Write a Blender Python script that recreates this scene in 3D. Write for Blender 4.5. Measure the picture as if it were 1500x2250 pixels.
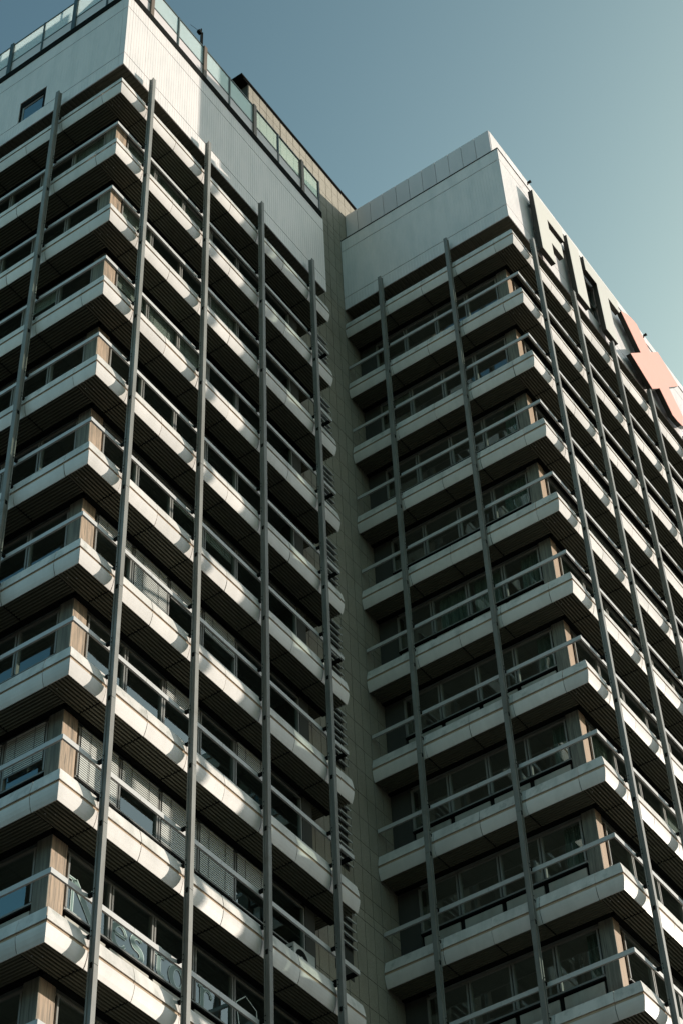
import bpy, bmesh, math, random
from math import radians, sin, cos, pi
random.seed(7)
C = bpy.context.scene.collection
for o in list(bpy.data.objects): bpy.data.objects.remove(o)

# ------------------------------------------------------------------ camera, sky, sun, exposure
ZB = 53.35                      # height of the left tower's topmost parapet ledge above the street
sc = bpy.context.scene
cam_d = bpy.data.cameras.new('Camera'); cam = bpy.data.objects.new('Camera', cam_d); C.objects.link(cam)
sc.camera = cam
cam_d.sensor_fit = 'VERTICAL'; cam_d.sensor_height = 36.0; cam_d.lens = 4320.9/2250*36.0
cam_d.clip_start = 0.5; cam_d.clip_end = 6000
from mathutils import Matrix, Vector
cam.matrix_world = Matrix(((0.5723989, -0.5883472, -0.5711454, -21.9477),
                           (-0.81921, -0.4404103, -0.3673333, -21.0056),
                           (-0.0354188, 0.6781492, -0.7340703, -51.6426+ZB),
                           (0, 0, 0, 1)))
sc.render.resolution_x = 682; sc.render.resolution_y = 1024
sc.view_settings.view_transform = 'Standard'; sc.view_settings.look = 'None'
sc.view_settings.exposure = 0.95; sc.view_settings.gamma = 1.0
SUN = Vector((0.8517, -0.4732, 0.2253)).normalized()        # towards the sun
w = bpy.data.worlds.new("World"); sc.world = w; w.use_nodes = True
nt = w.node_tree; nt.nodes.clear()
sky = nt.nodes.new('ShaderNodeTexSky'); sky.sky_type = 'NISHITA'; sky.sun_disc = False
sky.sun_elevation = math.asin(SUN.z); sky.sun_rotation = math.atan2(SUN.x, SUN.y)
sky.air_density = 1.0; sky.dust_density = 6.0; sky.ozone_density = 2.0
gm = nt.nodes.new('ShaderNodeGamma'); gm.inputs[1].default_value = 2.2
cap = nt.nodes.new('ShaderNodeMix'); cap.data_type = 'RGBA'; cap.blend_type = 'DARKEN'; cap.inputs[0].default_value = 1.0
cap.inputs[7].default_value = (2.85, 4.0, 9.2, 1)
tint = nt.nodes.new('ShaderNodeMix'); tint.data_type = 'RGBA'; tint.blend_type = 'MULTIPLY'
tint.inputs[0].default_value = 1.0; tint.inputs[7].default_value = (1.15, 0.925, 0.43, 1)
bg = nt.nodes.new('ShaderNodeBackground'); bg.inputs[1].default_value = 0.149
wo = nt.nodes.new('ShaderNodeOutputWorld')
nt.links.new(sky.outputs[0], gm.inputs[0]); nt.links.new(gm.outputs[0], cap.inputs[6]); nt.links.new(cap.outputs[2], tint.inputs[6])
nt.links.new(tint.outputs[2], bg.inputs[0]); nt.links.new(bg.outputs[0], wo.inputs[0])
sd = bpy.data.lights.new('sun', 'SUN'); sd.energy = 3.5; sd.angle = radians(0.53); sd.color = (1.0, 0.925, 0.81)
so = bpy.data.objects.new('sun', sd); C.objects.link(so); so.location = (60, -60, 120)
so.rotation_euler = SUN.to_track_quat('Z', 'Y').to_euler()

# ------------------------------------------------------------------ materials
def new_mat(name):
    m = bpy.data.materials.new(name); m.use_nodes = True
    t = m.node_tree; b = t.nodes['Principled BSDF']; return m, t, b
def nd(t, kind, **kw):
    n = t.nodes.new(kind)
    for k, v in kw.items(): setattr(n, k, v)
    return n
def mixc(t, fac, a, b, blend='MIX'):
    n = nd(t, 'ShaderNodeMix', data_type='RGBA', blend_type=blend)
    for sock, v in ((n.inputs[0], fac), (n.inputs[6], a), (n.inputs[7], b)):
        if hasattr(v, 'links'): t.links.new(v, sock)
        else: sock.default_value = v if not isinstance(v, tuple) else (*v, 1)
    return n.outputs[2]
def noise(t, scale, detail=4, rough=0.55, stretch=(1, 1, 1)):
    g = nd(t, 'ShaderNodeNewGeometry'); mp = nd(t, 'ShaderNodeMapping'); mp.inputs['Scale'].default_value = stretch
    n = nd(t, 'ShaderNodeTexNoise'); n.inputs['Scale'].default_value = scale
    n.inputs['Detail'].default_value = detail; n.inputs['Roughness'].default_value = rough
    t.links.new(g.outputs['Position'], mp.inputs[0]); t.links.new(mp.outputs[0], n.inputs['Vector']); return n.outputs['Fac']
def ramp(t, fac, p0, p1, c0=(0, 0, 0), c1=(1, 1, 1)):
    r = nd(t, 'ShaderNodeValToRGB'); r.color_ramp.elements[0].position = p0; r.color_ramp.elements[1].position = p1
    r.color_ramp.elements[0].color = (*c0, 1); r.color_ramp.elements[1].color = (*c1, 1)
    t.links.new(fac, r.inputs[0]); return r.outputs[0]
def objrand(t, lo, hi):
    i = nd(t, 'ShaderNodeObjectInfo'); m = nd(t, 'ShaderNodeMapRange')
    m.inputs[3].default_value = lo; m.inputs[4].default_value = hi
    t.links.new(i.outputs['Random'], m.inputs[0]); return m.outputs[0]
def bump(t, b, h, strength, dist=0.01):
    n = nd(t, 'ShaderNodeBump'); n.inputs['Strength'].default_value = strength; n.inputs['Distance'].default_value = dist
    t.links.new(h, n.inputs['Height']); t.links.new(n.outputs[0], b.inputs['Normal'])

def metal_paint(name, col, dirt, rough=0.42, spec=0.5, streak=0.5, rnd=0.06, coat_metal=0.0, mottle=0.5, stain=(0.52, 0.72)):
    m, t, b = new_mat(name)
    s = noise(t, 1.6, 5, 0.6, (1.6, 1.6, 0.35)); s = ramp(t, s, 0.42, 0.72)
    p = noise(t, 2.3, 7, 0.65); p = ramp(t, p, *stain)
    f1 = mixc(t, streak, (0, 0, 0), s); f2 = mixc(t, mottle, (0, 0, 0), p)
    f = mixc(t, 1.0, f1, f2, 'LIGHTEN')
    c = mixc(t, f, col, dirt)
    r = objrand(t, 1-rnd, 1+rnd); v = nd(t, 'ShaderNodeHueSaturation'); t.links.new(r, v.inputs['Value']); t.links.new(c, v.inputs['Color'])
    t.links.new(v.outputs[0], b.inputs['Base Color'])
    rr = nd(t, 'ShaderNodeMapRange'); rr.inputs[3].default_value = rough-0.08; rr.inputs[4].default_value = rough+0.12
    t.links.new(noise(t, 5, 3), rr.inputs[0]); t.links.new(rr.outputs[0], b.inputs['Roughness'])
    b.inputs['Specular IOR Level'].default_value = spec; b.inputs['Metallic'].default_value = coat_metal
    bump(t, b, noise(t, 1.3, 2), 0.12, 0.02)
    return m
M = {}
M['panel'] = metal_paint('enamelled_panel', (0.775, 0.715, 0.675), (0.52, 0.49, 0.45), 0.42, streak=0.45, mottle=0.35, rnd=0.09)
M['panel_top'] = metal_paint('weathered_panel', (0.77, 0.715, 0.67), (0.30, 0.31, 0.27), 0.45, streak=0.5, mottle=0.55, stain=(0.50, 0.66), rnd=0.08)
M['groove'] = metal_paint('groove', (0.50, 0.37, 0.26), (0.38, 0.28, 0.2), 0.7, spec=0.1)
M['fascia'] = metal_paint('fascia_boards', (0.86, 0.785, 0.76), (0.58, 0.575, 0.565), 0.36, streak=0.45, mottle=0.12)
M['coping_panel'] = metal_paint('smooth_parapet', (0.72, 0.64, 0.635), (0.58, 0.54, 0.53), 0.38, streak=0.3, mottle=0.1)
M['post'] = metal_paint('post_paint', (0.235, 0.23, 0.21), (0.13, 0.115, 0.09), 0.5, streak=0.7, mottle=0.6)
M['rail'] = metal_paint('rail_aluminium', (0.60, 0.58, 0.56), (0.4, 0.39, 0.38), 0.38, streak=0.2)
M['frame'] = metal_paint('window_frame', (0.24, 0.235, 0.215), (0.15, 0.14, 0.13), 0.45, streak=0.4)
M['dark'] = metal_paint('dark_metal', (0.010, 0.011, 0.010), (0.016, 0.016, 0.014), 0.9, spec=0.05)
M['green_dark'] = metal_paint('dark_green_frame', (0.045, 0.07, 0.068), (0.035, 0.05, 0.05), 0.45)
M['bronze'] = metal_paint('bronze_post', (0.16, 0.11, 0.075), (0.10, 0.07, 0.05), 0.5)
M['soffit'] = metal_paint('corrugated_soffit', (0.18, 0.172, 0.125), (0.11, 0.105, 0.075), 0.5, streak=0.3, spec=0.3)
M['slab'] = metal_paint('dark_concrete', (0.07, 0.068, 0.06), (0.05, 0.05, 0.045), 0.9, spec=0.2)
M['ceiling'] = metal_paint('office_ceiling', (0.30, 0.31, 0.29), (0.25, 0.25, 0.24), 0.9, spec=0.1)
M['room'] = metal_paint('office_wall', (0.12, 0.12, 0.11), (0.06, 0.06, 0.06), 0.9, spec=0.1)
M['cream'] = metal_paint('cream_apron', (0.42, 0.39, 0.33), (0.24, 0.21, 0.17), 0.6, streak=0.6)
M['sign'] = metal_paint('cream_letter_face', (0.66, 0.62, 0.55), (0.58, 0.54, 0.47), 0.4, streak=0.3)
M['sign_pink'] = metal_paint('coral_sign_face', (0.90, 0.42, 0.32), (0.86, 0.40, 0.30), 0.4, streak=0.2)
M['sign_side'] = metal_paint('sign_return', (0.035, 0.034, 0.028), (0.025, 0.025, 0.02), 0.55, spec=0.25)
M['white'] = metal_paint('white_plastic', (0.62, 0.62, 0.60), (0.45, 0.45, 0.42), 0.5)
M['blind'] = metal_paint('blind_slats', (0.62, 0.62, 0.58), (0.52, 0.52, 0.48), 0.5, streak=0.2)
M['asphalt'] = metal_paint('asphalt', (0.055, 0.055, 0.052), (0.04, 0.04, 0.04), 0.9, spec=0.2)
M['paving'] = metal_paint('paving', (0.16, 0.155, 0.145), (0.11, 0.11, 0.10), 0.9, spec=0.2)
# column: board-marked tan cladding
def column_mat(name, c0, c1, dk):
    m, t, b = new_mat(name)
    n1 = noise(t, 2.2, 6, 0.6, (7, 7, 0.45)); n2 = noise(t, 3.0, 5, 0.6, (14, 14, 0.25))
    c = mixc(t, ramp(t, n1, 0.42, 0.58), c0, c1); c = mixc(t, ramp(t, n2, 0.57, 0.64), c, dk)
    t.links.new(c, b.inputs['Base Color']); b.inputs['Roughness'].default_value = 0.75
    bump(t, b, n2, 0.3, 0.01); return m
M['column'] = column_mat('board_marked_column', (0.48, 0.34, 0.235), (0.28, 0.21, 0.15), (0.09, 0.078, 0.058))
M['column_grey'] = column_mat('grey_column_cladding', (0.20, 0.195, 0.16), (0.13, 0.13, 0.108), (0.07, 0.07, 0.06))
M['column_b'] = column_mat('tan_column', (0.42, 0.28, 0.18), (0.34, 0.235, 0.155), (0.2, 0.145, 0.10))
# core wall: exposed aggregate slabs
m, t, b = new_mat('aggregate_slab')
n1 = noise(t, 38, 6, 0.7); n2 = noise(t, 1.1, 5, 0.6, (1.2, 1.2, 0.5))
c = mixc(t, ramp(t, n1, 0.3, 0.7), (0.245, 0.215, 0.17), (0.39, 0.35, 0.285)); c = mixc(t, ramp(t, n2, 0.48, 0.75), c, (0.24, 0.215, 0.17))
rv = nd(t, 'ShaderNodeHueSaturation'); t.links.new(objrand(t, 0.9, 1.1), rv.inputs['Value']); t.links.new(c, rv.inputs['Color'])
t.links.new(rv.outputs[0], b.inputs['Base Color']); b.inputs['Roughness'].default_value = 0.85
bump(t, b, n1, 0.5, 0.01); M['tile'] = m
M['joint'] = metal_paint('joint', (0.05, 0.048, 0.04), (0.04, 0.04, 0.035), 0.9)
def glass(name, tr, ior, rough, dirt=0.0, dcol=(0.6, 0.7, 0.7), bumps=0.02):
    m = bpy.data.materials.new(name); m.use_nodes = True; t = m.node_tree; t.nodes.clear()
    out = nd(t, 'ShaderNodeOutputMaterial'); tp = nd(t, 'ShaderNodeBsdfTransparent'); tp.inputs[0].default_value = (*tr, 1)
    gl = nd(t, 'ShaderNodeBsdfGlossy'); gl.inputs['Roughness'].default_value = rough; gl.inputs[0].default_value = (0.82, 0.98, 0.96, 1)
    fr = nd(t, 'ShaderNodeFresnel'); ge = nd(t, 'ShaderNodeNewGeometry'); mi = nd(t, 'ShaderNodeMapRange')
    mi.inputs[3].default_value = ior; mi.inputs[4].default_value = 1/ior          # the pane reflects alike from both sides
    t.links.new(ge.outputs['Backfacing'], mi.inputs[0]); t.links.new(mi.outputs[0], fr.inputs[0])
    bp = nd(t, 'ShaderNodeBump'); bp.inputs['Strength'].default_value = bumps; bp.inputs['Distance'].default_value = 0.3
    t.links.new(noise(t, 0.7, 1), bp.inputs['Height']); t.links.new(bp.outputs[0], gl.inputs['Normal'])
    mx = nd(t, 'ShaderNodeMixShader'); t.links.new(fr.outputs[0], mx.inputs[0])
    base = tp.outputs[0]
    if dirt:
        df = nd(t, 'ShaderNodeBsdfDiffuse'); df.inputs[0].default_value = (*dcol, 1)
        tl = nd(t, 'ShaderNodeBsdfTranslucent'); tl.inputs[0].default_value = (*dcol, 1)
        ad = nd(t, 'ShaderNodeMixShader'); t.links.new(df.outputs[0], ad.inputs[1]); t.links.new(tl.outputs[0], ad.inputs[2])
        md = nd(t, 'ShaderNodeMixShader'); md.inputs[0].default_value = dirt
        cl = noise(t, 1.0, 4); mr = nd(t, 'ShaderNodeMapRange'); mr.inputs[3].default_value = dirt*0.8; mr.inputs[4].default_value = min(1, dirt*1.2)
        t.links.new(cl, mr.inputs[0]); t.links.new(mr.outputs[0], md.inputs[0])
        t.links.new(tp.outputs[0], md.inputs[1]); t.links.new(ad.outputs[0], md.inputs[2]); base = md.outputs[0]
    t.links.new(base, mx.inputs[1]); t.links.new(gl.outputs[0], mx.inputs[2]); t.links.new(mx.outputs[0], out.inputs[0])
    return m
M['glass'] = glass('window_glass', (0.72, 0.80, 0.76), 2.2, 0.01)
M['glass_sky'] = glass('coated_glass', (0.35, 0.42, 0.42), 6.0, 0.01)
M['frosted'] = glass('frosted_glass', (0.88, 0.93, 0.93), 1.45, 0.15, 0.84, (0.82, 0.875, 0.87))
M['clear'] = glass('clear_glass', (0.90, 0.94, 0.93), 1.5, 0.02, 0.05, (0.5, 0.58, 0.58))
m, t, b = new_mat('film_green'); b.inputs['Base Color'].default_value = (0.16, 0.24, 0.21, 1); b.inputs['Roughness'].default_value = 0.35; M['film'] = m
m, t, b = new_mat('film_pale'); b.inputs['Base Color'].default_value = (0.58, 0.68, 0.63, 1); b.inputs['Roughness'].default_value = 0.4; M['film_pale'] = m
m, t, b = new_mat('curtain_cloth'); b.inputs['Base Color'].default_value = (0.16, 0.18, 0.15, 1); b.inputs['Roughness'].default_value = 0.9; M['curtain'] = m

# ------------------------------------------------------------------ mesh helpers
WP = {}                                   # world pivot of every object built
class MB:
    def __init__(s): s.v = []; s.f = []; s.m = []; s.mats = []
    def mi(s, mat):
        if mat not in s.mats: s.mats.append(mat)
        return s.mats.index(mat)
    def add(s, vs, fs, mat):
        o = len(s.v); s.v += [tuple(p) for p in vs]; k = s.mi(mat)
        for f in fs: s.f.append(tuple(i+o for i in f)); s.m.append(k)
        return s
    def box(s, x0, x1, y0, y1, z0, z1, mat, F=None):
        vs = [(x, y, z) for x in (x0, x1) for y in (y0, y1) for z in (z0, z1)]
        if F: vs = [F(*p) for p in vs]
        return s.add(vs, [(0, 1, 3, 2), (4, 6, 7, 5), (0, 4, 5, 1), (2, 3, 7, 6), (0, 2, 6, 4), (1, 5, 7, 3)], mat)
    def loft(s, a, b, mat, caps=True):
        n = len(a); fs = [(i, (i+1) % n, n+(i+1) % n, n+i) for i in range(n)]
        if caps: fs += [tuple(range(n-1, -1, -1)), tuple(range(n, 2*n))]
        return s.add(list(a)+list(b), fs, mat)
    def strip(s, rows, mat):
        n = len(rows[0]); vs = [p for r in rows for p in r]
        return s.add(vs, [(i*n+j, i*n+j+1, (i+1)*n+j+1, (i+1)*n+j) for i in range(len(rows)-1) for j in range(n-1)], mat)
    def build(s, name, parent=None, pivot=None, label=None, smooth=False):
        xs, ys, zs = zip(*s.v)
        if pivot is None: pivot = ((min(xs)+max(xs))/2, (min(ys)+max(ys))/2, min(zs))
        pv = Vector(pivot); me = bpy.data.meshes.new(name)
        me.from_pydata([tuple(Vector(p)-pv) for p in s.v], [], s.f)
        for k in s.mats: me.materials.append(M[k])
        me.polygons.foreach_set('material_index', s.m)
        bm = bmesh.new(); bm.from_mesh(me); bmesh.ops.recalc_face_normals(bm, faces=bm.faces); bm.to_mesh(me); bm.free()
        if smooth:
            me.polygons.foreach_set('use_smooth', [True]*len(me.polygons))
        me.update(); o = bpy.data.objects.new(name, me); C.objects.link(o); WP[o.name] = pv.copy()
        if parent: o.parent = parent; o.location = pv-WP[parent.name]
        else: o.location = pv
        if label: o['label'] = label
        return o
def thing(name, label, cat, loc, group=None):
    o = bpy.data.objects.new(name, None); C.objects.link(o); o.location = loc; WP[o.name] = Vector(loc)
    o.empty_display_size = 0.5; o['label'] = label; o['category'] = cat
    if group: o['group'] = group
    return o
def kids(o): return [c for c in bpy.data.objects if c.parent == o]
def copy_tree(o, dz, parent=None):
    c = o.copy(); C.objects.link(c); WP[c.name] = WP[o.name]+Vector((0, 0, dz))
    if parent: c.parent = parent
    else: c.location = o.location+Vector((0, 0, dz))
    for ch in kids(o):
        k = copy_tree(ch, dz, c)
        if 'panel' in ch.name:                       # hand-hung panels never line up exactly
            k.location.x += random.uniform(-.004, .004); k.location.y += random.uniform(-.004, .004); k.location.z += random.uniform(-.003, .003)
            k.rotation_euler.z = random.uniform(-.0025, .0025)
    return c

# ------------------------------------------------------------------ facade frames: s along the wall, d outwards, z relative to ZB
def FS(cx, cy): return lambda s, d, z: (cx+s, cy-d, z+ZB)      # sunlit faces run to +X, look to -Y
def FW(cx, cy): return lambda s, d, z: (cx-d, cy+s, z+ZB)      # shaded faces run to +Y, look to -X
H = 3.3
UP_ = [(0.0, 0.0), (0.030, -0.11), (0.052, -0.22), (0.071, -0.335)]
LO_ = [(0.066, -0.416), (0.062, -0.49), (0.046, -0.58), (0.020, -0.675), (-0.018, -0.773)]
UP = [(-0.10, 0.0)]+UP_+[(0.050, -0.336), (0.035, -0.20), (-0.10, -0.02)]
LO = [(-0.02, -0.417)]+LO_+[(-0.036, -0.771), (0.0, -0.68), (0.03, -0.50), (-0.02, -0.46)]
GR = [(0.0, -0.30), (0.040, -0.32), (0.040, -0.44), (0.0, -0.455)]
def panel(F, s0, s1, par, miter0=False, gap=0.009, zoff=0.0):
    o = None
    for prof, mat, nm in ((UP, 'panel_top', 'upper_panel'), (LO, 'panel', 'lower_panel')):
        mb = MB()
        if prof is UP:
            mb.loft([F((-d+0.004) if miter0 else s0+gap, d, z+zoff) for d, z in GR], [F(s1-gap, d, z+zoff) for d, z in GR], 'groove')
        a = [F((-d+0.004) if miter0 else s0+gap, d, z+zoff) for d, z in prof]; b = [F(s1-gap, d, z+zoff) for d, z in prof]
        mb.loft(a, b, mat)
        mb.build(nm, par)
    return o
SZ = -0.745                                # soffit level
def ribs(mb, F, s0, s1, d0, d1, along_s=True, pitch=0.082, z=SZ, hgt=0.045, mat='soffit'):
    # trapezoid corrugation between d0..d1 (d decreasing) running along s, or the other way round
    lo, hi = (d1, d0) if along_s else (s0, s1)
    n = max(1, round((hi-lo)/pitch)); p = (hi-lo)/n; pts = []
    for i in range(n):
        x = lo+i*p; pts += [(x, z), (x+p*.42, z), (x+p*.55, z+hgt), (x+p*.87, z+hgt)]
    pts.append((hi, z))
    if along_s: rows = [[F(s0, x, zz) for x, zz in pts], [F(s1, x, zz) for x, zz in pts]]
    else: rows = [[F(x, d0, zz) for x, zz in pts], [F(x, d1, zz) for x, zz in pts]]
    mb.strip(rows, mat)
def balcony(tower, S, W, sj, wj, s_end, w_end, plate, end_pocket=False):
    """one storey's ledge: slab + ribbed soffit; children: cladding panels, handrail"""
    mb = MB()
    x0, x1, y0, y1 = plate
    mb.box(x0, x1, y0, y1, ZB-0.70, ZB-0.34, 'ceiling')
    for F, e in ((S, s_end), (W, w_end)):
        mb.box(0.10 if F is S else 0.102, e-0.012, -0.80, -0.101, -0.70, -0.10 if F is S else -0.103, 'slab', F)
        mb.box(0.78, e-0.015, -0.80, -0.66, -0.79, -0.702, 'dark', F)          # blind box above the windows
    ribs(mb, S, 0.045, s_end-0.01, -0.045, -0.655)
    ribs(mb, W, 0.665, w_end-0.01, -0.045, -0.655)
    for q in sj[1:-1]: mb.box(q-0.012, q+0.012, -0.655, -0.09, SZ-0.006, SZ+0.04, 'dark', S)
    for q in wj[1:-1]:
        if q > 0.7: mb.box(q-0.012, q+0.012, -0.655, -0.09, SZ-0.006, SZ+0.04, 'dark', W)
    mb.box(0.10, s_end-0.02, -0.664, -0.652, SZ-0.008, SZ+0.04, 'dark', S)
    for q, dd in ((0.22, -0.5), (0.36, -0.36)):
        mb.box(q, q+0.022, dd-0.022, dd, SZ-0.012, SZ, 'white', S)
    if end_pocket: ribs(mb, S, 9.90, s_end-0.02, -0.66, -1.24, along_s=False)
    b = mb.build('balcony', tower, pivot=(x0, y0, ZB-0.773))
    for i in range(len(sj)-1): panel(S, sj[i], sj[i+1], b, i == 0)
    for i in range(len(wj)-1): panel(W, wj[i], wj[i+1], b, i == 0)
    return b
def handrail(tower, S, W, sj, wj, s_end, w_end, ret=False):
    mb = MB(); z0, z1 = 0.79, 0.912
    for F, js, e in ((S, sj, s_end), (W, wj, w_end)):
        for a, b in zip(js[:-1], js[1:]):
            prof = [(-0.012, z0), (-0.012, z1), (-0.06, z1), (-0.06, z0)]
            first = a == 0
            mb.loft([F(-d+0.002 if first else a+0.004, d, z) for d, z in prof], [F(b-0.004, d, z) for d, z in prof], 'rail')
            prof = [(-0.02, z0+0.004), (-0.02, z0+0.05), (-0.055, z0+0.05), (-0.055, z0+0.004)]
            if not first: mb.box(a-0.05, a+0.05, -0.052, -0.02, z0+0.01, z1-0.012, 'dark', F)
    if ret:
        mb.box(s_end-0.06, s_end, -1.24, -0.062, z0+0.006, z1-0.003, 'dark', S)
    h = mb.build('handrail', tower, pivot=(*S(0, 0, 0)[:2], ZB+z0))
    return h
def post(tower, F, s, ztop, zbot, offs):
    """H-section steel post standing proud of the panels, spliced at every storey"""
    mb = MB(); hw = 0.0625; b, f = 0.14, 0.29
    w = 0.009; ft = 0.035
    sec = [(-hw, b), (hw, b), (hw, b+ft), (w+.03, b+ft), (w+.03, f-ft), (hw, f-ft), (hw, f), (-hw, f), (-hw, f-ft), (-w-.03, f-ft), (-w-.03, b+ft), (-hw, b+ft)]
    segs = [ztop]; z = offs
    while z > zbot+1:
        segs.append(z); z -= H
    segs.append(zbot)
    for a, c in zip(segs[:-1], segs[1:]):
        A = [F(s+x, d, c+0.006) for x, d in sec]; B = [F(s+x, d, a-0.006) for x, d in sec]; mb.loft(A, B, 'post')
    for z in segs[1:-1]:
        mb.box(s-hw+0.004, s+hw-0.004, b+0.028, f-0.028, z-0.055, z+0.055, 'dark', F)
        for zz in (z+0.45, z+1.23+0.0):                       # brackets tying the post back
            pass
    zt = 0.0
    z = -0.10 if ztop < 2 else H-0.10
    while z > zbot:
        for zz in (z, z-H+0.97):
            if zz < ztop-0.5 and zz > zbot:
                mb.box(s-0.03, s+0.03, -0.02, b-0.002, zz-0.04, zz+0.04, 'dark', F)
                for k in (-1, 1): mb.box(s-hw-0.012, s-hw, b+0.02, b+0.045, zz+k*0.06-0.01, zz+k*0.06+0.01, 'dark', F)
        z -= H
    p = F(s, (b+f)/2, zbot)
    return mb.build('facade_post', tower, pivot=p)
def window(tower, F, s0, s1, mids, zs=1.03, zt=2.45, variant=0):
    """ribbon window of several lights: frame, pane, apron below"""
    mb = MB(); D = -0.84
    fr = 'frame'
    mb.box(s0, s1, D-0.05, D+0.02, zt-0.06, zt, fr, F); mb.box(s0, s1, D-0.05, D+0.03, zs, zs+0.07, 'frame', F)
    edges = [s0]+list(mids)+[s1]
    for i, q in enumerate(edges):
        for sgn, mat in ((-1, fr), (1, fr)):
            if (i == 0 and sgn < 0) or (i == len(edges)-1 and sgn > 0): continue
            a, b = sorted((q+sgn*0.018, q+sgn*0.065))
            mb.box(a, b, D-0.045, D+0.045, zs+0.072, zt-0.062, mat, F)
        if 0 < i < len(edges)-1: mb.box(q-0.018, q+0.018, D-0.045, D+0.0, zs+0.072, zt-0.062, 'dark', F)
        else:
            a, b = (q, q+0.018) if i == 0 else (q-0.018, q)
            mb.box(a, b, D-0.045, D+0.0, zs+0.072, zt-0.062, 'dark', F)
    wd = mb.build('window', tower, pivot=F((s0+s1)/2, D, zs))
    g = MB()
    for a, b in zip(edges[:-1], edges[1:]):
        g.add([F(a+0.06, D-0.01, zs+0.068), F(b-0.06, D-0.01, zs+0.068), F(b-0.06, D-0.01, zt-0.058), F(a+0.06, D-0.01, zt-0.058)], [(0, 1, 2, 3)], 'glass')
    g.build('pane', wd)
    ap = MB()
    ap.box(s0, s1, D-0.08, D+0.06, zs-0.05, zs-0.003, 'dark', F)
    ap.box(s0+0.004, s1-0.004, D-0.07, D-0.03, -0.36, zs-0.052, 'dark', F)
    for a, b in zip(edges[:-1], edges[1:]):
        ap.box(a+0.07, b-0.07, D-0.028, D+0.01, -0.30, zs-0.10, 'cream', F)
    ap.build('sill', wd)
    return wd
def blind(wd, F, s0, s1, drop, off, zt=2.42, D=-0.782):
    mb = MB(); z = zt-0.03; tilt = 0.026
    mb.box(s0, s1, D-0.02, D+0.015, zt-0.02, zt, 'blind', F)
    while z > zt-drop:
        mb.add([F(s0, D+0.007, z-tilt+off), F(s1, D+0.007, z-tilt+off), F(s1, D-0.004, z+tilt+off), F(s0, D-0.004, z+tilt+off)], [(0, 1, 2, 3)], 'blind')
        z -= 0.058
    for q in (s0+0.25*(s1-s0), s0+0.75*(s1-s0)):
        mb.box(q-0.004, q+0.004, D+0.014, D+0.018, zt-drop+off, zt-0.02+off, 'dark', F)
    mb.box(s0, s1, D-0.014, D+0.014, z-0.02+off, z+0.006+off, 'frame', F)
    return mb.build('blind', wd)
def curtain(wd, F, s0, s1, zlo, zhi, D=-0.93, seed=0):
    rr = random.Random(seed); n = 26; rows = [[], []]
    for i in range(n+1):
        s = s0+(s1-s0)*i/n; d = D+0.035*sin(i*1.9+rr.random()*0.8)
        for k, z in enumerate((zlo, zhi)): rows[k].append(F(s+(0.02*sin(i) if k == 0 else 0), d, z))
    return MB().strip(rows, 'curtain').build('curtain', wd)
def boards(mb, F, s0, s1, z0, z1, d=0.0, pitch=0.115, t=0.03, mat='fascia', g=0.009, dep=0.007, end0=0.0):
    n = max(1, round((s1-s0)/pitch)); p = (s1-s0)/n; out = [(s0, d-t), (s0, d)]
    for i in range(1, n): x = s0+i*p; out += [(x-g/2, d), (x, d-dep), (x+g/2, d)]
    out += [(s1, d), (s1, d-t)]
    mb.strip([[F(x, dd, z0) for x, dd in out], [F(x, dd, z1) for x, dd in out]], mat)
    k = len(out)
    mb.add([F(s0, d, z0), F(s1, d, z0), F(s1, d-t, z0), F(s0, d-t, z0)], [(0, 1, 2, 3)], mat)
    mb.add([F(s0, d, z1), F(s1, d, z1), F(s1, d-t, z1), F(s0, d-t, z1)], [(0, 1, 2, 3)], mat)

# ------------------------------------------------------------------ left tower
AX, AY = 0.0, 0.0
A = thing('office_tower', 'left office tower of pale ledges and grey steel posts, glass railing on its roof', 'office tower', (AX, AY, 0))
AS, AW = FS(AX, AY), FW(AX, AY)
sjA = [0, 1.112, 2.487, 3.862, 5.237, 6.612, 7.987, 9.362, 10.53]
wjA = [0, 0.69, 2.25, 3.64, 5.0, 6.4, 7.8, 9.6]
WEND = 9.6; SEND = 10.53
NA = 14
b0 = balcony(A, AS, AW, sjA, wjA, SEND, WEND, (0.79, 9.86, 0.79, 9.5), end_pocket=True)
for i in range(1, NA): copy_tree(b0, -H*i, None).location = b0.location+Vector((0, 0, -H*i))
h0 = handrail(A, AS, AW, [0, 2.487, 5.237, 7.987, SEND-0.04], [0, 3.64, 7.8, WEND], SEND-0.04, WEND, ret=True)
h0.location.z -= H
for i in range(2, NA):
    c = h0.copy(); C.objects.link(c); c.location = h0.location+Vector((0, 0, -H*(i-1)))
MS = [1.30, 2.66, 4.02, 5.38, 6.74, 8.10, 9.46]
MW = [1.20, 2.43, 3.66, 4.90, 6.13, 7.36, 8.6]
GA = 'LEFT'
winsA = {}
protoA = [('S', k, window(A, AS, MS[2*k], MS[2*k+2], [MS[2*k+1]])) for k in range(3)] + \
         [('W', k, window(A, AW, MW[2*k], MW[2*k+2], [MW[2*k+1]])) for k in range(3)]
for f, k, o in protoA: o.location.z -= H; winsA[(f, k, 1)] = o
for i in range(2, NA):
    for f, k, o in protoA:
        c = o.copy(); C.objects.link(c); c.location = o.location+Vector((0, 0, -H*(i-1))); WP[c.name] = WP[o.name]+Vector((0, 0, -H*(i-1)))
        for ch in kids(o):
            d = ch.copy(); C.objects.link(d); d.parent = c
        winsA[(f, k, i)] = c
def put_blind(wins, key, F, s0, s1, drop):
    """a venetian blind inside one light of the window 'key' = (face, number, ledge below it)"""
    wd = wins[key]; base = (wins_base[key[0], key[1], id(wins)])
    b = blind(base, F, s0, s1, drop, 0.0, D=-0.782 if (key[2] >= 6 and wins is winsA) or key[2] >= 9 else -0.90); b.parent = wd
    return b
wins_base = {}
for f, k, o in protoA: wins_base[f, k, id(winsA)] = o
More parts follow.
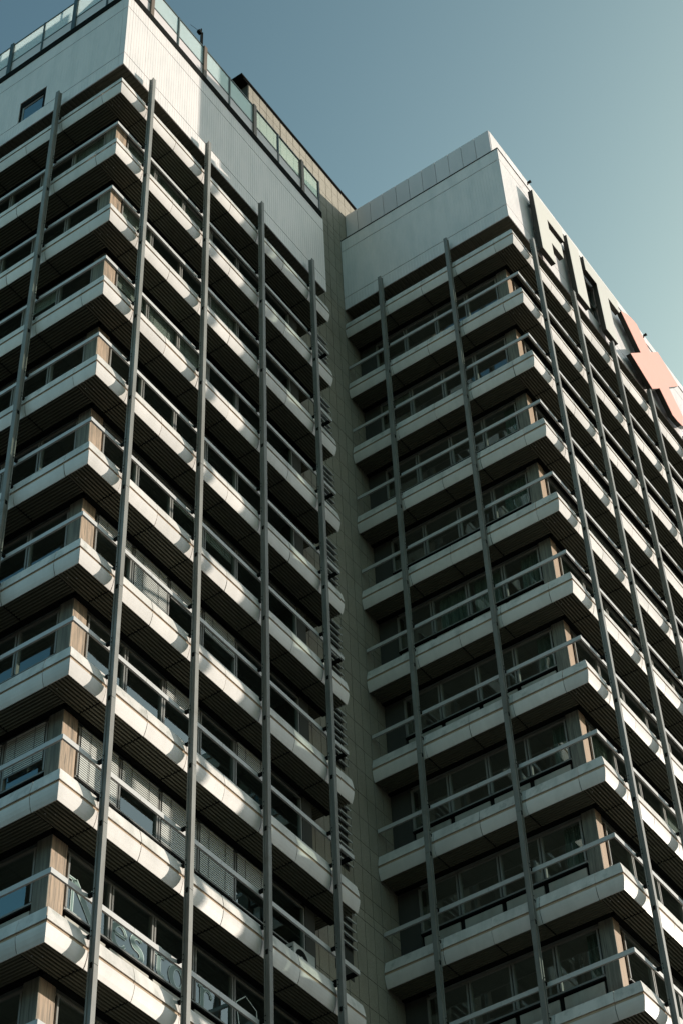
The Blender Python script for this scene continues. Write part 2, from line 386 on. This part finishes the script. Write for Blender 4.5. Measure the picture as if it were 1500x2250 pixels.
# (the prototypes' pivots are recorded one storey higher than they hang, so children keep their local place)
for key, (a, b), dr in [(('S', 0, 6), (1.38, 2.58), 0.45), (('S', 0, 6), (2.74, 3.94), 1.32), (('S', 1, 6), (4.10, 5.30), 0.55), (('S', 1, 6), (5.46, 6.66), 0.62),
        (('S', 0, 7), (2.74+1.36-1.36, 3.94), 0.02), (('S', 1, 7), (4.10, 5.30), 0.52), (('S', 0, 8), (1.38, 2.58), 1.32), (('S', 0, 8), (2.74, 3.94), 0.62),
        (('S', 1, 8), (4.10, 5.30), 1.32), (('S', 1, 8), (5.46, 6.66), 1.32), (('S', 2, 8), (6.82, 8.02), 0.60), (('W', 0, 8), (1.28, 2.35), 1.0), (('W', 0, 8), (2.51, 3.58), 0.95),
        (('S', 1, 5), (4.10, 5.30), 0.3), (('S', 1, 5), (5.46, 6.66), 0.5), (('S', 2, 7), (6.82, 8.02), 0.4), (('S', 0, 1), (1.38, 2.58), 1.2), (('S', 0, 1), (2.74, 3.94), 1.2),
        (('S', 1, 1), (4.10, 5.30), 1.2), (('W', 0, 1), (1.28, 2.35), 0.9), (('S', 0, 2), (1.38, 2.58), 0.9), (('S', 1, 2), (5.46, 6.66), 0.9), (('S', 0, 3), (1.38, 2.58), 0.5), (('S', 0, 3), (2.74, 3.94), 0.7),
        (('S', 1, 3), (4.10, 5.30), 0.7), (('W', 0, 3), (2.51, 3.58), 0.5)]:
    if dr > 0.1: put_blind(winsA, key, AS if key[0] == 'S' else AW, a, b, dr)
zb = -H*NA+0.5
MB().box(0.78, 1.235, 0.78, 1.17, ZB+zb, ZB+0.9, 'column').build('column', A)
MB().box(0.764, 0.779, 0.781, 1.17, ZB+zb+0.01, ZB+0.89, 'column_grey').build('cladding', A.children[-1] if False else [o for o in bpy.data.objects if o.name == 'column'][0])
MB().box(9.48, 9.88, 0.80, 1.248, ZB+zb, ZB+0.9, 'slab').build('pilaster', A)
MB().box(0.80, 1.2, 8.6, 9.48, ZB+zb, ZB+0.9, 'slab').build('pilaster', A)
for v in (2.35, 5.10, 7.85): post(A, AW, v, 1.16, zb-2, -4.10)
for k in range(4): post(A, AS, 1.112+2.75*k, 1.16, zb-2, -4.10)
# rooms behind the glass, podium below the picture
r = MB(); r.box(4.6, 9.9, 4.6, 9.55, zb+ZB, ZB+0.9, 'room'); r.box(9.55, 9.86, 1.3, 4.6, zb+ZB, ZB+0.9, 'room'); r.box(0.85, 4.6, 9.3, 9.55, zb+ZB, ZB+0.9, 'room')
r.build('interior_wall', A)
MB().box(0.3, 10.4, 0.3, 9.5, 0.0, ZB+zb-0.3, 'slab').build('podium', A)
# fascia: three rows of narrow boards, a square window in the shaded side
fz0, fzA, fzB, fz1 = 0.82, 1.50, 4.32, 5.02
f = MB()
for z0, z1 in ((fz0, fzA-0.016), (fzA+0.016, fzB-0.016), (fzB+0.016, fz1)):
    boards(f, AS, 0.0, 0.25, z0, z1); boards(f, AS, 0.262, 0.95, z0, z1); boards(f, AS, 0.962, 5.30, z0, z1); boards(f, AS, 5.308, 10.50, z0, z1)
    if z0 == fzA+0.016:
        boards(f, AW, 0.034, 0.20, z0, z1); boards(f, AW, 0.21, 3.17, z0, z1); boards(f, AW, 4.25, WEND, z0, z1)
        boards(f, AW, 3.17, 4.25, 2.68, z1)
    else:
        boards(f, AW, 0.034, 0.20, z0, z1); boards(f, AW, 0.21, WEND, z0, z1)
f.box(0.08, 10.49, 0.08, 9.5, ZB+fz0+0.10, ZB+fz1-0.02, 'joint')
f.build('fascia', A)
# boarded soffit under the fascia
s = MB(); ribs(s, AS, 0.032, 10.49, -0.032, -1.2, along_s=False, pitch=0.15, z=fz0+0.03, hgt=0.03)
ribs(s, AW, 1.2, WEND, -0.032, -1.2, along_s=False, pitch=0.15, z=fz0+0.03, hgt=0.03)
s.build('soffit', A)
wf = MB()
for a, b, c, d in ((3.17, 3.30, fzA+0.01, 2.68), (4.18, 4.25, fzA+0.01, 2.68), (3.30, 4.18, 2.40, 2.68), (3.30, 4.18, fzA+0.01, fzA+0.05)):
    wf.box(a+0.003, b-0.003, -0.12, -0.03, c, d, 'dark', AW)
wf.box(4.10, 4.17, -0.10, -0.05, fzA+0.06, 2.38, 'frame', AW); wf.box(3.305, 4.10, -0.10, -0.05, 2.28, 2.38, 'bronze', AW)
wf = wf.build('window', A, label='small square window set in the pale boarded fascia')
MB().add([AW(3.29, -0.062, fzA+0.05), AW(4.12, -0.062, fzA+0.05), AW(4.12, -0.062, 2.3), AW(3.29, -0.062, 2.3)], [(0, 1, 2, 3)], 'glass_sky').build('pane', wf)
# roof railing: dark gutter, opaque lower panels, frosted glass, dark frame
rg = MB(); zg0, zg1, zm, zt = 5.02, 5.36, 6.10, 7.28
rg.box(-0.03, 10.42, -0.14, 0.025, zg0+0.004, zg1, 'dark', AS); rg.box(-0.022, WEND, -0.14, 0.022, zg0+0.004, zg1-0.003, 'dark', AW)
rg = rg.build('roof_gutter', A)
rail = MB()
for F, e in ((AS, 10.40), (AW, WEND)):
    o = 0.0 if F is AS else 0.003
    rail.box(0.02, e, -0.075+o, -0.025-o, zt-0.06, zt-o, 'green_dark', F); rail.box(0.02, e, -0.07+o, -0.03-o, zm-0.03, zm+0.03-o, 'green_dark', F)
rail = rail.build('roof_railing', A)
jS = [0.04, 1.112, 2.487, 3.862, 5.237, 6.612, 7.987, 9.362, 10.38]; jW = [0.04, 0.98, 2.35, 3.72, 5.10, 6.47, 7.85, 9.5]
for F, js in ((AS, jS), (AW, jW)):
    for i, q in enumerate(js):
        thick = (i % 2 == 1) if F is AS else (i % 2 == 0 and i > 0)
        m_ = MB()
        if thick: m_.box(q-0.075, q+0.075, -0.10, 0.02, zg1+0.002, zt+0.02, 'bronze' if F is AS else 'green_dark', F)
        else: m_.box(q-0.03, q+0.03, -0.08, -0.015, zg1+0.002, zt-0.002, 'green_dark', F)
        m_.build('baluster', rail)
    for i in range(len(js)-1):
        a, b = js[i]+0.034, js[i+1]-0.034
        MB().box(a, b, -0.06, -0.045, zg1+0.005, zm-0.032, 'cream_rail' if False else 'coping_panel', F).build('lower_panel', rail)
        mat = 'clear' if (F is AS and i >= 5) else 'frosted'
        MB().box(a, b, -0.056, -0.048, zm+0.032, zt-0.062, mat, F).build('glass_panel', rail)

# ------------------------------------------------------------------ right tower (one storey taller)
BX, BY = 13.5654, -5.5211
B = thing('office_tower', 'right office tower with large block letters on its top, standing forward of the left one', 'office tower', (BX, BY, 0))
BS, BW = FS(BX, BY), FW(BX, BY)
WB = 6.765; NB = 13; SB = 17.6
sjB = [0]+[1.102+1.375*k for k in range(12)]+[SB]
wjB = [0, 0.69, 2.25, 3.62, 5.03, WB]
b1 = balcony(B, BS, BW, sjB, wjB, SB, WB, (BX+0.79, BX+SB-0.1, BY+0.79, BY+WB-0.01))
b1.location.z += H
for i in range(1, NB): copy_tree(b1, 0, None).location = b1.location+Vector((0, 0, -H*i))
h1 = handrail(B, BS, BW, [0, 2.477]+[2.477+2.75*k for k in range(1, 6)]+[SB], [0, 3.62, WB-0.01], SB, WB-0.01)
for i in range(1, NB):
    c = h1 if i == 1 else h1.copy()
    if i > 1: C.objects.link(c); c.location = h1.location+Vector((0, 0, -H*(i-1)))
MSB = [1.30+1.375*k for k in range(11)]
winsB = {}
protoB = [('S', k, window(B, BS, MSB[2*k], MSB[2*k+2], [MSB[2*k+1]])) for k in range(5)] + \
         [('W', k, window(B, BW, MW[2*k], MW[2*k+2], [MW[2*k+1]])) for k in range(2)]
for f_, k, o in protoB: winsB[(f_, k, 1)] = o
for i in range(2, NB):
    for f_, k, o in protoB:
        c = o.copy(); C.objects.link(c); c.location = o.location+Vector((0, 0, -H*(i-1)))
        for ch in kids(o):
            d = ch.copy(); C.objects.link(d); d.parent = c
        winsB[(f_, k, i)] = c
for f_, k, o in protoB: wins_base[f_, k, id(winsB)] = o
for key, (a, b), dr in [(('S', 0, 10), (1.38, 2.60), 1.3), (('S', 0, 10), (2.75, 3.97), 1.3), (('S', 1, 10), (4.13, 5.35), 1.1), (('S', 1, 4), (4.13, 5.35), 0.5),
        (('S', 2, 3), (6.9, 8.1), 0.8), (('S', 1, 7), (5.5, 6.7), 0.7), (('S', 3, 5), (9.6, 10.8), 0.8), (('W', 1, 2), (4.98, 6.05), 0.3)]:
    put_blind(winsB, key, BS if key[0] == 'S' else BW, a, b, dr)
def put_curtain(key, F, s0, s1, zl, zh, seed):
    c = curtain(wins_base[key[0], key[1], id(winsB)], F, s0, s1, zl, zh, seed=seed); c.parent = winsB[key]
for key, a, b, zl, sd_ in [(('W', 0, 5), 1.3, 1.9, 1.1, 1), (('W', 0, 4), 1.28, 2.1, 1.1, 2), (('W', 0, 6), 1.3, 1.75, 1.1, 3), (('W', 0, 7), 1.28, 1.7, 1.1, 4), (('W', 0, 8), 1.3, 1.8, 1.1, 5),
        (('W', 0, 9), 1.3, 1.6, 1.1, 6), (('W', 0, 5), 2.6, 3.5, 1.1, 7), (('W', 1, 5), 3.8, 4.7, 1.1, 8), (('W', 0, 3), 1.3, 1.7, 1.1, 9), (('S', 0, 5), 1.4, 2.2, 1.1, 10), (('S', 0, 7), 1.4, 2.5, 1.1, 11)]:
    put_curtain(key, BW if key[0] == 'W' else BS, a, b, zl, 2.38, sd_)
zbB = H-H*NB+0.5
MB().box(BX+0.78, BX+1.10, BY+0.78, BY+1.17, ZB+zbB, ZB+H+0.9, 'column_b').build('column', B)
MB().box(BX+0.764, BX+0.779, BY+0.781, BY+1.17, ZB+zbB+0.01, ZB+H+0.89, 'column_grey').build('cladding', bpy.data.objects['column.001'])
MB().box(BX+0.80, BX+1.2, BY+6.13, BY+WB-0.004, ZB+zbB, ZB+H+0.9, 'slab').build('pilaster', B)
for v in (2.373, 5.109): post(B, BW, v, H+1.16, zbB-2, H-4.10)
for k in range(6): post(B, BS, 1.102+2.7585*k, H+0.48, zbB-2, H-4.10)
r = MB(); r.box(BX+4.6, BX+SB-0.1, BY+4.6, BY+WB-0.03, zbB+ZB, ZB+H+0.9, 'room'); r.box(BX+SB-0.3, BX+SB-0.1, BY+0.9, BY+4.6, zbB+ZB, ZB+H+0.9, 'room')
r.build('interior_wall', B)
MB().box(BX+0.3, BX+SB-0.1, BY+0.3, BY+WB-0.01, 0.0, ZB+zbB-0.3, 'slab').build('podium', B)
f = MB(); zf = H
for z0, z1 in ((zf+fz0, zf+fzA-0.016), (zf+fzA+0.016, zf+fzB-0.016), (zf+fzB+0.016, 8.30)):
    if z0 == zf+fzA+0.016:
        boards(f, BS, 0.0, 5.25, z0, z1); boards(f, BS, 6.45, 9.0, z0, z1); boards(f, BS, 9.01, SB, z0, z1); boards(f, BS, 5.25, 6.45, 6.9, z1)
    else:
        boards(f, BS, 0.0, 9.0, z0, z1); boards(f, BS, 9.01, SB, z0, z1)
    boards(f, BW, 0.034, WB-0.004, z0, z1)
f.box(BX+0.08, BX+SB-0.05, BY+0.08, BY+WB-0.006, ZB+zf+fz0+0.10, ZB+8.26, 'joint')
f.box(-0.02, SB, -0.12, 0.02, 8.302, 8.34, 'dark', BS); f.box(-0.016, WB-0.004, -0.12, 0.018, 8.304, 8.337, 'dark', BW)
f.build('fascia', B)
s = MB(); ribs(s, BS, 0.032, SB-0.1, -0.032, -1.2, along_s=False, pitch=0.15, z=zf+fz0+0.03, hgt=0.03)
ribs(s, BW, 1.2, WB-0.01, -0.032, -1.2, along_s=False, pitch=0.15, z=zf+fz0+0.03, hgt=0.03)
s.build('soffit', B)
wf = MB()
for a, b, c, d in ((5.26, 5.34, 4.82, 6.88), (6.36, 6.44, 4.82, 6.88), (5.34, 6.36, 6.80, 6.88), (5.34, 6.36, 5.60, 5.68), (5.34, 6.36, 4.82, 4.90)):
    wf.box(a+0.003, b-0.003, -0.099, -0.02, c, d, 'frame', BS)
wf = wf.build('window', B, label='narrow fascia window half hidden behind the block letters')
MB().add([BS(5.3, -0.07, 4.85), BS(6.4, -0.07, 4.85), BS(6.4, -0.07, 6.85), BS(5.3, -0.07, 6.85)], [(0, 1, 2, 3)], 'glass').build('pane', wf)
# set-back smooth parapet, one panel after another
pz0, pz1 = 8.34, 10.44
par = MB().box(BX+0.47, BX+SB-0.1, BY+0.47, BY+WB-0.05, ZB+pz0, ZB+pz1-0.03, 'slab').build('roof_parapet', B)
edW = [0.405]+[0.45+0.578*k for k in range(1, 11)]+[WB-0.005]
for a, b in zip(edW[:-1], edW[1:]):
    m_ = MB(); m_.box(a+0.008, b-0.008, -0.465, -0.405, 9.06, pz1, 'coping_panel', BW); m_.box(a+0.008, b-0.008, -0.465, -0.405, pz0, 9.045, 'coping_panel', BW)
    m_.build('cladding_panel', par)
k = 0.40
while k < SB-0.3:
    m_ = MB(); m_.box(k+0.008 if k > 0.41 else 0.466, min(k+1.2, SB-0.1)-0.004, -0.462, -0.40, 9.06, pz1-0.003, 'fascia', BS); m_.box(k+0.008 if k > 0.41 else 0.466, min(k+1.2, SB-0.1)-0.004, -0.462, -0.40, pz0, 9.045, 'fascia', BS)
    m_.build('cladding_panel', par); k += 1.2

# ------------------------------------------------------------------ stair core between the towers
K = thing('stair_tower', 'plain stair tower of small stone slabs in the corner between the two office towers', 'tower', (9.9, 1.25, 0))
KY = 1.25
kb = MB()
kb.box(9.89, 16.5, KY+0.03, 9.4, 0.0, ZB+11.70, 'joint'); kb.box(7.93, 9.885, KY+0.03, 9.4, ZB+5.1, ZB+11.70, 'joint')
kb = kb.build('wall', K)
def slabs(x0, x1, z0, z1, px=0.413, pz=0.836, xo=0.0, zo=0.0, name='stone_cladding'):
    mb = MB(); nx = int((x1-x0)/px)+2; nz = int((z1-z0)/pz)+2
    ix0 = math.floor((x0-xo)/px); iz0 = math.floor((z0-zo)/pz)
    for i in range(nx):
        for j in range(nz):
            a = max(x0, xo+(ix0+i)*px); b = min(x1, xo+(ix0+i+1)*px); c = max(z0, zo+(iz0+j)*pz); d = min(z1, zo+(iz0+j+1)*pz)
            if b-a < 0.03 or d-c < 0.03: continue
            jt = 0.010; e = random.uniform(-0.002, 0.002)
            mb.box(a+jt, b-jt, KY+e, KY+0.028, ZB+c+jt, ZB+d-jt, 'tile')
    return mb.build(name, K)
for z1, z0 in ((11.70, 8.25), (8.25, 4.0), (4.0, -3.0), (-3.0, -12), (-12, -22), (-22, -32), (-32, -46)):
    slabs(9.895, 14.75, z0, z1, xo=12.325, zo=-0.55)
slabs(7.935, 9.885, 5.1, 11.70, xo=12.325, zo=-0.55)
sw = MB(); sw.box(7.90, 7.93, KY+0.006, 9.4, ZB+5.1, ZB+11.70, 'slab'); sw.build('side_wall', K)
rf = MB(); rf.box(7.60, 16.6, KY-0.015, 9.5, ZB+11.72, ZB+11.77, 'dark'); rf.box(7.45, 16.7, KY-0.05, 9.6, ZB+11.775, ZB+11.86, 'dark'); rf.build('roof', K)
# ventilation louvres in every storey
for i in range(0, NA):
    lv = MB(); base = -H*i+0.82-0.10
    lo = 11.35; hi = 12.12
    lv.box(lo, hi, KY-0.012, KY-0.002, ZB+base-2.05, ZB+base+0.0, 'slab')
    n = 8 if i != 7 else 4
    for k in range(8):
        if k >= n+1: break
        z = base-0.02-0.26*k
        lv.loft([(lo, KY-0.015, ZB+z-0.06), (lo, KY-0.12, ZB+z-0.125), (lo, KY-0.13, ZB+z-0.095), (lo, KY-0.015, ZB+z-0.02)],
                [(hi+0.03, KY-0.015, ZB+z-0.06), (hi+0.03, KY-0.12, ZB+z-0.125), (hi+0.03, KY-0.13, ZB+z-0.095), (hi+0.03, KY-0.015, ZB+z-0.02)], 'rail')
    lv.build('louvre', K)

# ------------------------------------------------------------------ roof sign: block letters
def letter(poly, face, parent_label, mat, depth=0.19, yf=-5.85):
    t_ = thing('sign_letter', parent_label, 'sign letter', (sum(p[0] for p in poly)/len(poly), yf+depth, ZB+min(p[1] for p in poly)), group='block letters on the right tower')
    bm = bmesh.new(); me = bpy.data.meshes.new('letter_face')
    pv = WP[t_.name]
    # face: thin slab; return: side walls behind it
    def slab(y0, y1, name, mt, inset=0.0):
        bm = bmesh.new(); vs = [bm.verts.new((x-pv.x, y0-pv.y, ZB+z-pv.z)) for x, z in poly]; fc = bm.faces.new(vs)
        ex = bmesh.ops.extrude_face_region(bm, geom=[fc]); vv = [g for g in ex['geom'] if isinstance(g, bmesh.types.BMVert)]
        bmesh.ops.translate(bm, verts=vv, vec=(0, y1-y0, 0)); bmesh.ops.recalc_face_normals(bm, faces=bm.faces)
        bmesh.ops.triangulate(bm, faces=[q for q in bm.faces if len(q.verts) > 4])
        me = bpy.data.meshes.new(name); bm.to_mesh(me); bm.free(); me.materials.append(M[mt])
        o = bpy.data.objects.new(name, me); C.objects.link(o); o.parent = t_; WP[o.name] = pv.copy(); return o
    slab(yf, yf+0.012, 'face', mat); slab(yf+0.012, yf+depth, 'return', 'sign_side')
    xs = [p[0] for p in poly]; zs = [p[1] for p in poly]
    for xx, zz in face:
        st = MB()
        st.box(xx-0.03, xx+0.03, yf+depth, BY-0.001, ZB+zz-0.03, ZB+zz+0.03, 'frame')
        st.box(xx-0.08, xx+0.08, BY-0.02, BY-0.001, ZB+zz-0.08, ZB+zz+0.08, 'white')
        st.build('bracket', t_)
    return t_
T_, B_ = 7.46, 3.90
letter([(15.26, T_), (15.26, B_), (16.12, B_), (16.12, 5.17), (16.96, 5.17), (16.96, 6.00), (16.12, 6.00), (16.12, 6.60), (17.32, 6.60), (17.32, T_)],
       [(15.5, 7.0), (15.5, 5.6), (15.5, 4.5)], 'big cream block letter F, nearest to the building corner', 'sign')
letter([(17.67, T_), (17.67, B_), (18.51, B_), (18.51, T_)], [(17.95, 7.0), (17.95, 5.7), (17.95, 4.5)], 'big cream block letter I, a plain upright bar', 'sign')
letter([(18.88, T_+0.03), (18.88, 6.67), (19.68, 6.67), (19.68, B_+0.05), (20.53, B_+0.05), (20.53, 6.73), (21.41, 6.73), (21.41, T_+0.08)],
       [(19.9, 6.9), (19.9, 5.7), (19.9, 4.6)], 'big cream block letter T, left of the coral one', 'sign')
X = [(21.61, 7.07), (21.78, 7.22), (21.94, 7.32), (22.22, 7.51), (22.49, 7.65), (22.75, 7.72), (23.02, 7.75), (23.81, 6.83), (24.67, 7.74), (26.14, 7.12), (24.93, 5.86),
     (26.05, 4.62), (25.9, 4.42), (25.65, 4.2), (25.35, 4.02), (25.0, 3.92), (24.62, 3.90), (23.87, 4.74), (23.05, 3.90), (21.60, 4.52), (22.72, 5.70)]
letter(X, [(22.6, 7.0), (24.8, 6.9), (22.5, 4.5), (25.0, 4.5)], 'big coral pink letter X with rounded arm ends, last of the row', 'sign_pink')

# ------------------------------------------------------------------ lettering stuck on the window lights of one storey
lt = MB().box(1.42, 1.44, 0.829, 0.8292, ZB-28.6, ZB-28.58, 'film_pale').build('lettering', A, label='large outlined serif lettering reading Nestor across three window bays')
def stroke(mb, pts, ws, y, mat, closed=False):
    n = len(pts); L, R = [], []
    for i in range(n):
        a = pts[(i-1) % n] if (closed or i > 0) else pts[i]; b = pts[(i+1) % n] if (closed or i < n-1) else pts[i]
        dx, dz = b[0]-a[0], b[1]-a[1]; l = math.hypot(dx, dz) or 1; nx, nz = -dz/l, dx/l; wd = ws[i]/2 if isinstance(ws, list) else ws/2
        L.append((pts[i][0]+nx*wd, pts[i][1]+nz*wd)); R.append((pts[i][0]-nx*wd, pts[i][1]-nz*wd))
    rng = range(n if closed else n-1)
    for i in rng:
        j = (i+1) % n
        mb.add([(*p, y) for p in (L[i], L[j], R[j], R[i])], [(0, 1, 2, 3)], mat)
def glyph(strokes, ox, oz, name='letter'):
    mb = MB()
    for pts, ws, cl in strokes:
        P = [(ox+x, oz+z) for x, z in pts]
        wl = ws if isinstance(ws, list) else [ws]*len(P)
        stroke(mb, P, [q+0.04 for q in wl], 0, 'film_pale', cl); 
    mb2 = MB()
    for pts, ws, cl in strokes:
        P = [(ox+x, oz+z) for x, z in pts]
        wl = ws if isinstance(ws, list) else [ws]*len(P)
        stroke(mb2, P, wl, 0.003, 'film', cl)
    out = MB(); out.add([(x, 0.836-y, ZB+z) for x, z, y in mb.v], mb.f, 'film_pale'); out.add([(x, 0.836-y, ZB+z) for x, z, y in mb2.v], mb2.f, 'film')
    return out.build(name, lt)
def arc(cx, cz, rx, rz, a0, a1, n=18): return [(cx+rx*cos(radians(a0+(a1-a0)*i/n)), cz+rz*sin(radians(a0+(a1-a0)*i/n))) for i in range(n+1)]
ZL = -28.60
glyph([([(0.16, 0), (0.16, 0.78)], 0.05, False), ([(0.0, 0.0), (0.32, 0.0)], 0.035, False), ([(0.0, 0.80), (0.26, 0.80)], 0.035, False), ([(0.2, 0.80), (0.85, 0.0)], 0.15, False),
       ([(0.86, 0.0), (0.86, 0.78)], 0.05, False), ([(0.70, 0.80), (1.02, 0.80)], 0.035, False)], 1.38, ZL)
def wtab(pts, thin, thick, cx): return [thin+(thick-thin)*min(1, abs(p[0]-cx)/0.2) for p in pts]
e = arc(0.26, 0.26, 0.22, 0.26, 10, 325); glyph([(e, [0.04+0.10*max(0, -cos(radians(10+315*i/18))) for i in range(19)], False), ([(0.06, 0.29), (0.46, 0.29)], 0.035, False)], 2.74, ZL)
sp = arc(0.2, 0.40, 0.15, 0.13, 30, 250, 12)+arc(0.2, 0.13, 0.16, 0.14, 80, -150, 12); glyph([(sp, [0.05+0.07*sin(pi*i/25) for i in range(26)], False)], 3.36, ZL)
glyph([([(0.14, 0.72), (0.14, 0.12), (0.20, 0.03), (0.32, 0.02)], 0.10, False), ([(0.0, 0.50), (0.34, 0.50)], 0.035, False)], 4.12, ZL)
o_ = arc(0.26, 0.26, 0.22, 0.25, 0, 340, 17); glyph([(o_, [0.04+0.10*abs(cos(radians(20*i))) for i in range(18)], True)], 4.62, ZL)
glyph([([(0.12, 0.0), (0.12, 0.48)], 0.10, False), ([(0.0, 0.49), (0.14, 0.49)], 0.035, False), ([(0.0, 0.0), (0.26, 0.0)], 0.035, False), (arc(0.30, 0.36, 0.13, 0.13, 170, -10, 10), 0.04, False)], 5.58, ZL)
hexp = [(7.21, -27.55), (7.60, -27.72), (7.66, -28.3), (7.38, -28.55), (7.0, -28.45), (6.88, -27.85)]
hx = MB(); hm = MB(); stroke(hm, hexp, 0.03, 0, 'film_pale', True); hx.add([(x, 0.836, ZB+z) for x, z, y in hm.v], hm.f, 'film_pale'); hx.build('emblem', lt)

# ------------------------------------------------------------------ loose things
ac = thing('air_conditioner', 'white air conditioning unit with round fan on a left tower balcony', 'air conditioner', (8.75, 0.50, ZB-26.45))
a_ = MB(); a_.box(8.34, 9.16, 0.34, 0.64, ZB-26.36, ZB-25.72, 'white')
for k in range(6): a_.box(8.335, 8.34, 0.38, 0.60, ZB-26.30+k*0.09, ZB-26.27+k*0.09, 'dark')
a_.build('casing', ac)
fan = MB(); cx, cz = 8.64, ZB-26.03
ring = [(cx+0.235*cos(2*pi*i/32), 0.336, cz+0.235*sin(2*pi*i/32)) for i in range(32)]; fan.add(ring+[(p[0], 0.345, p[2]) for p in ring], [tuple(range(32))]+[(i, (i+1) % 32, 32+(i+1) % 32, 32+i) for i in range(32)], 'dark')
ring = [(cx+0.05*cos(2*pi*i/16), 0.326, cz+0.05*sin(2*pi*i/16)) for i in range(16)]; fan.add(ring, [tuple(range(16))], 'white')
fan.build('fan_grille', ac)
MB().box(8.40, 8.50, 0.36, 0.62, ZB-26.45, ZB-26.361, 'dark').box(9.0, 9.10, 0.36, 0.62, ZB-26.45, ZB-26.361, 'dark').build('feet', ac)

pl = thing('lamp_pole', 'thin dark pole with a small floodlight behind the left tower roof railing', 'lamp', (4.35, 0.60, ZB+5.1))
MB().box(4.31, 4.35, 0.58, 0.62, ZB+5.02, ZB+9.85, 'dark').box(4.39, 4.42, 0.58, 0.62, ZB+5.02, ZB+9.70, 'dark').build('pole', pl)
MB().box(4.16, 4.30, 0.54, 0.66, ZB+9.42, ZB+9.55, 'dark').loft([(3.75, 0.60, ZB+9.30), (3.75, 0.615, ZB+9.30), (3.75, 0.61, ZB+9.315)], [(4.2, 0.60, ZB+9.55), (4.2, 0.615, ZB+9.55), (4.2, 0.61, ZB+9.565)], 'dark').build('floodlight', pl)
for lx, lz, lb in ((15.55, 8.36, 'small black floodlight on the right tower parapet above the letter F'), (24.2, 8.36, 'small black floodlight on the right tower parapet above the coral letter')):
    fl = thing('floodlight', lb, 'floodlight', (lx, BY-0.02, ZB+lz))
    m_ = MB()
    prof = [(0.06*cos(2*pi*i/12), 0.06*sin(2*pi*i/12)) for i in range(12)]
    m_.loft([(lx+a, BY-0.22, ZB+lz+0.09+b) for a, b in prof], [(lx+a*0.7, BY-0.08, ZB+lz+0.09+b*0.7) for a, b in prof], 'dark'); m_.build('head', fl)
    MB().box(lx-0.012, lx+0.012, BY-0.10, BY-0.06, ZB+lz-0.02, ZB+lz+0.06, 'dark').build('bracket', fl)

# ------------------------------------------------------------------ ground
g = MB().box(-900, 900, -900, 900, -0.2, 0.0, 'asphalt').build('ground'); g['kind'] = 'structure'
g = MB().box(-6, 40, -11.5, 30, 0.004, 0.14, 'paving').build('pavement'); g['kind'] = 'structure'

# ------------------------------------------------------------------ unseen dark block west of the camera, added to cut low sky light
nb = thing('sky_blocker', 'long dark slab block out of view, added to shade the towers from low western sky', 'light blocker', (-78, 20, 0))
MB().box(-92, -64.3, -45, 95, 0, 48, 'sign_side').build('wall', nb)
m_ = MB()
for k in range(14): m_.box(-64.29, -64.0, -45, 95, 0.5+3.3*k, 1.9+3.3*k, 'sign_side')
m_.build('blocker_bands', nb)
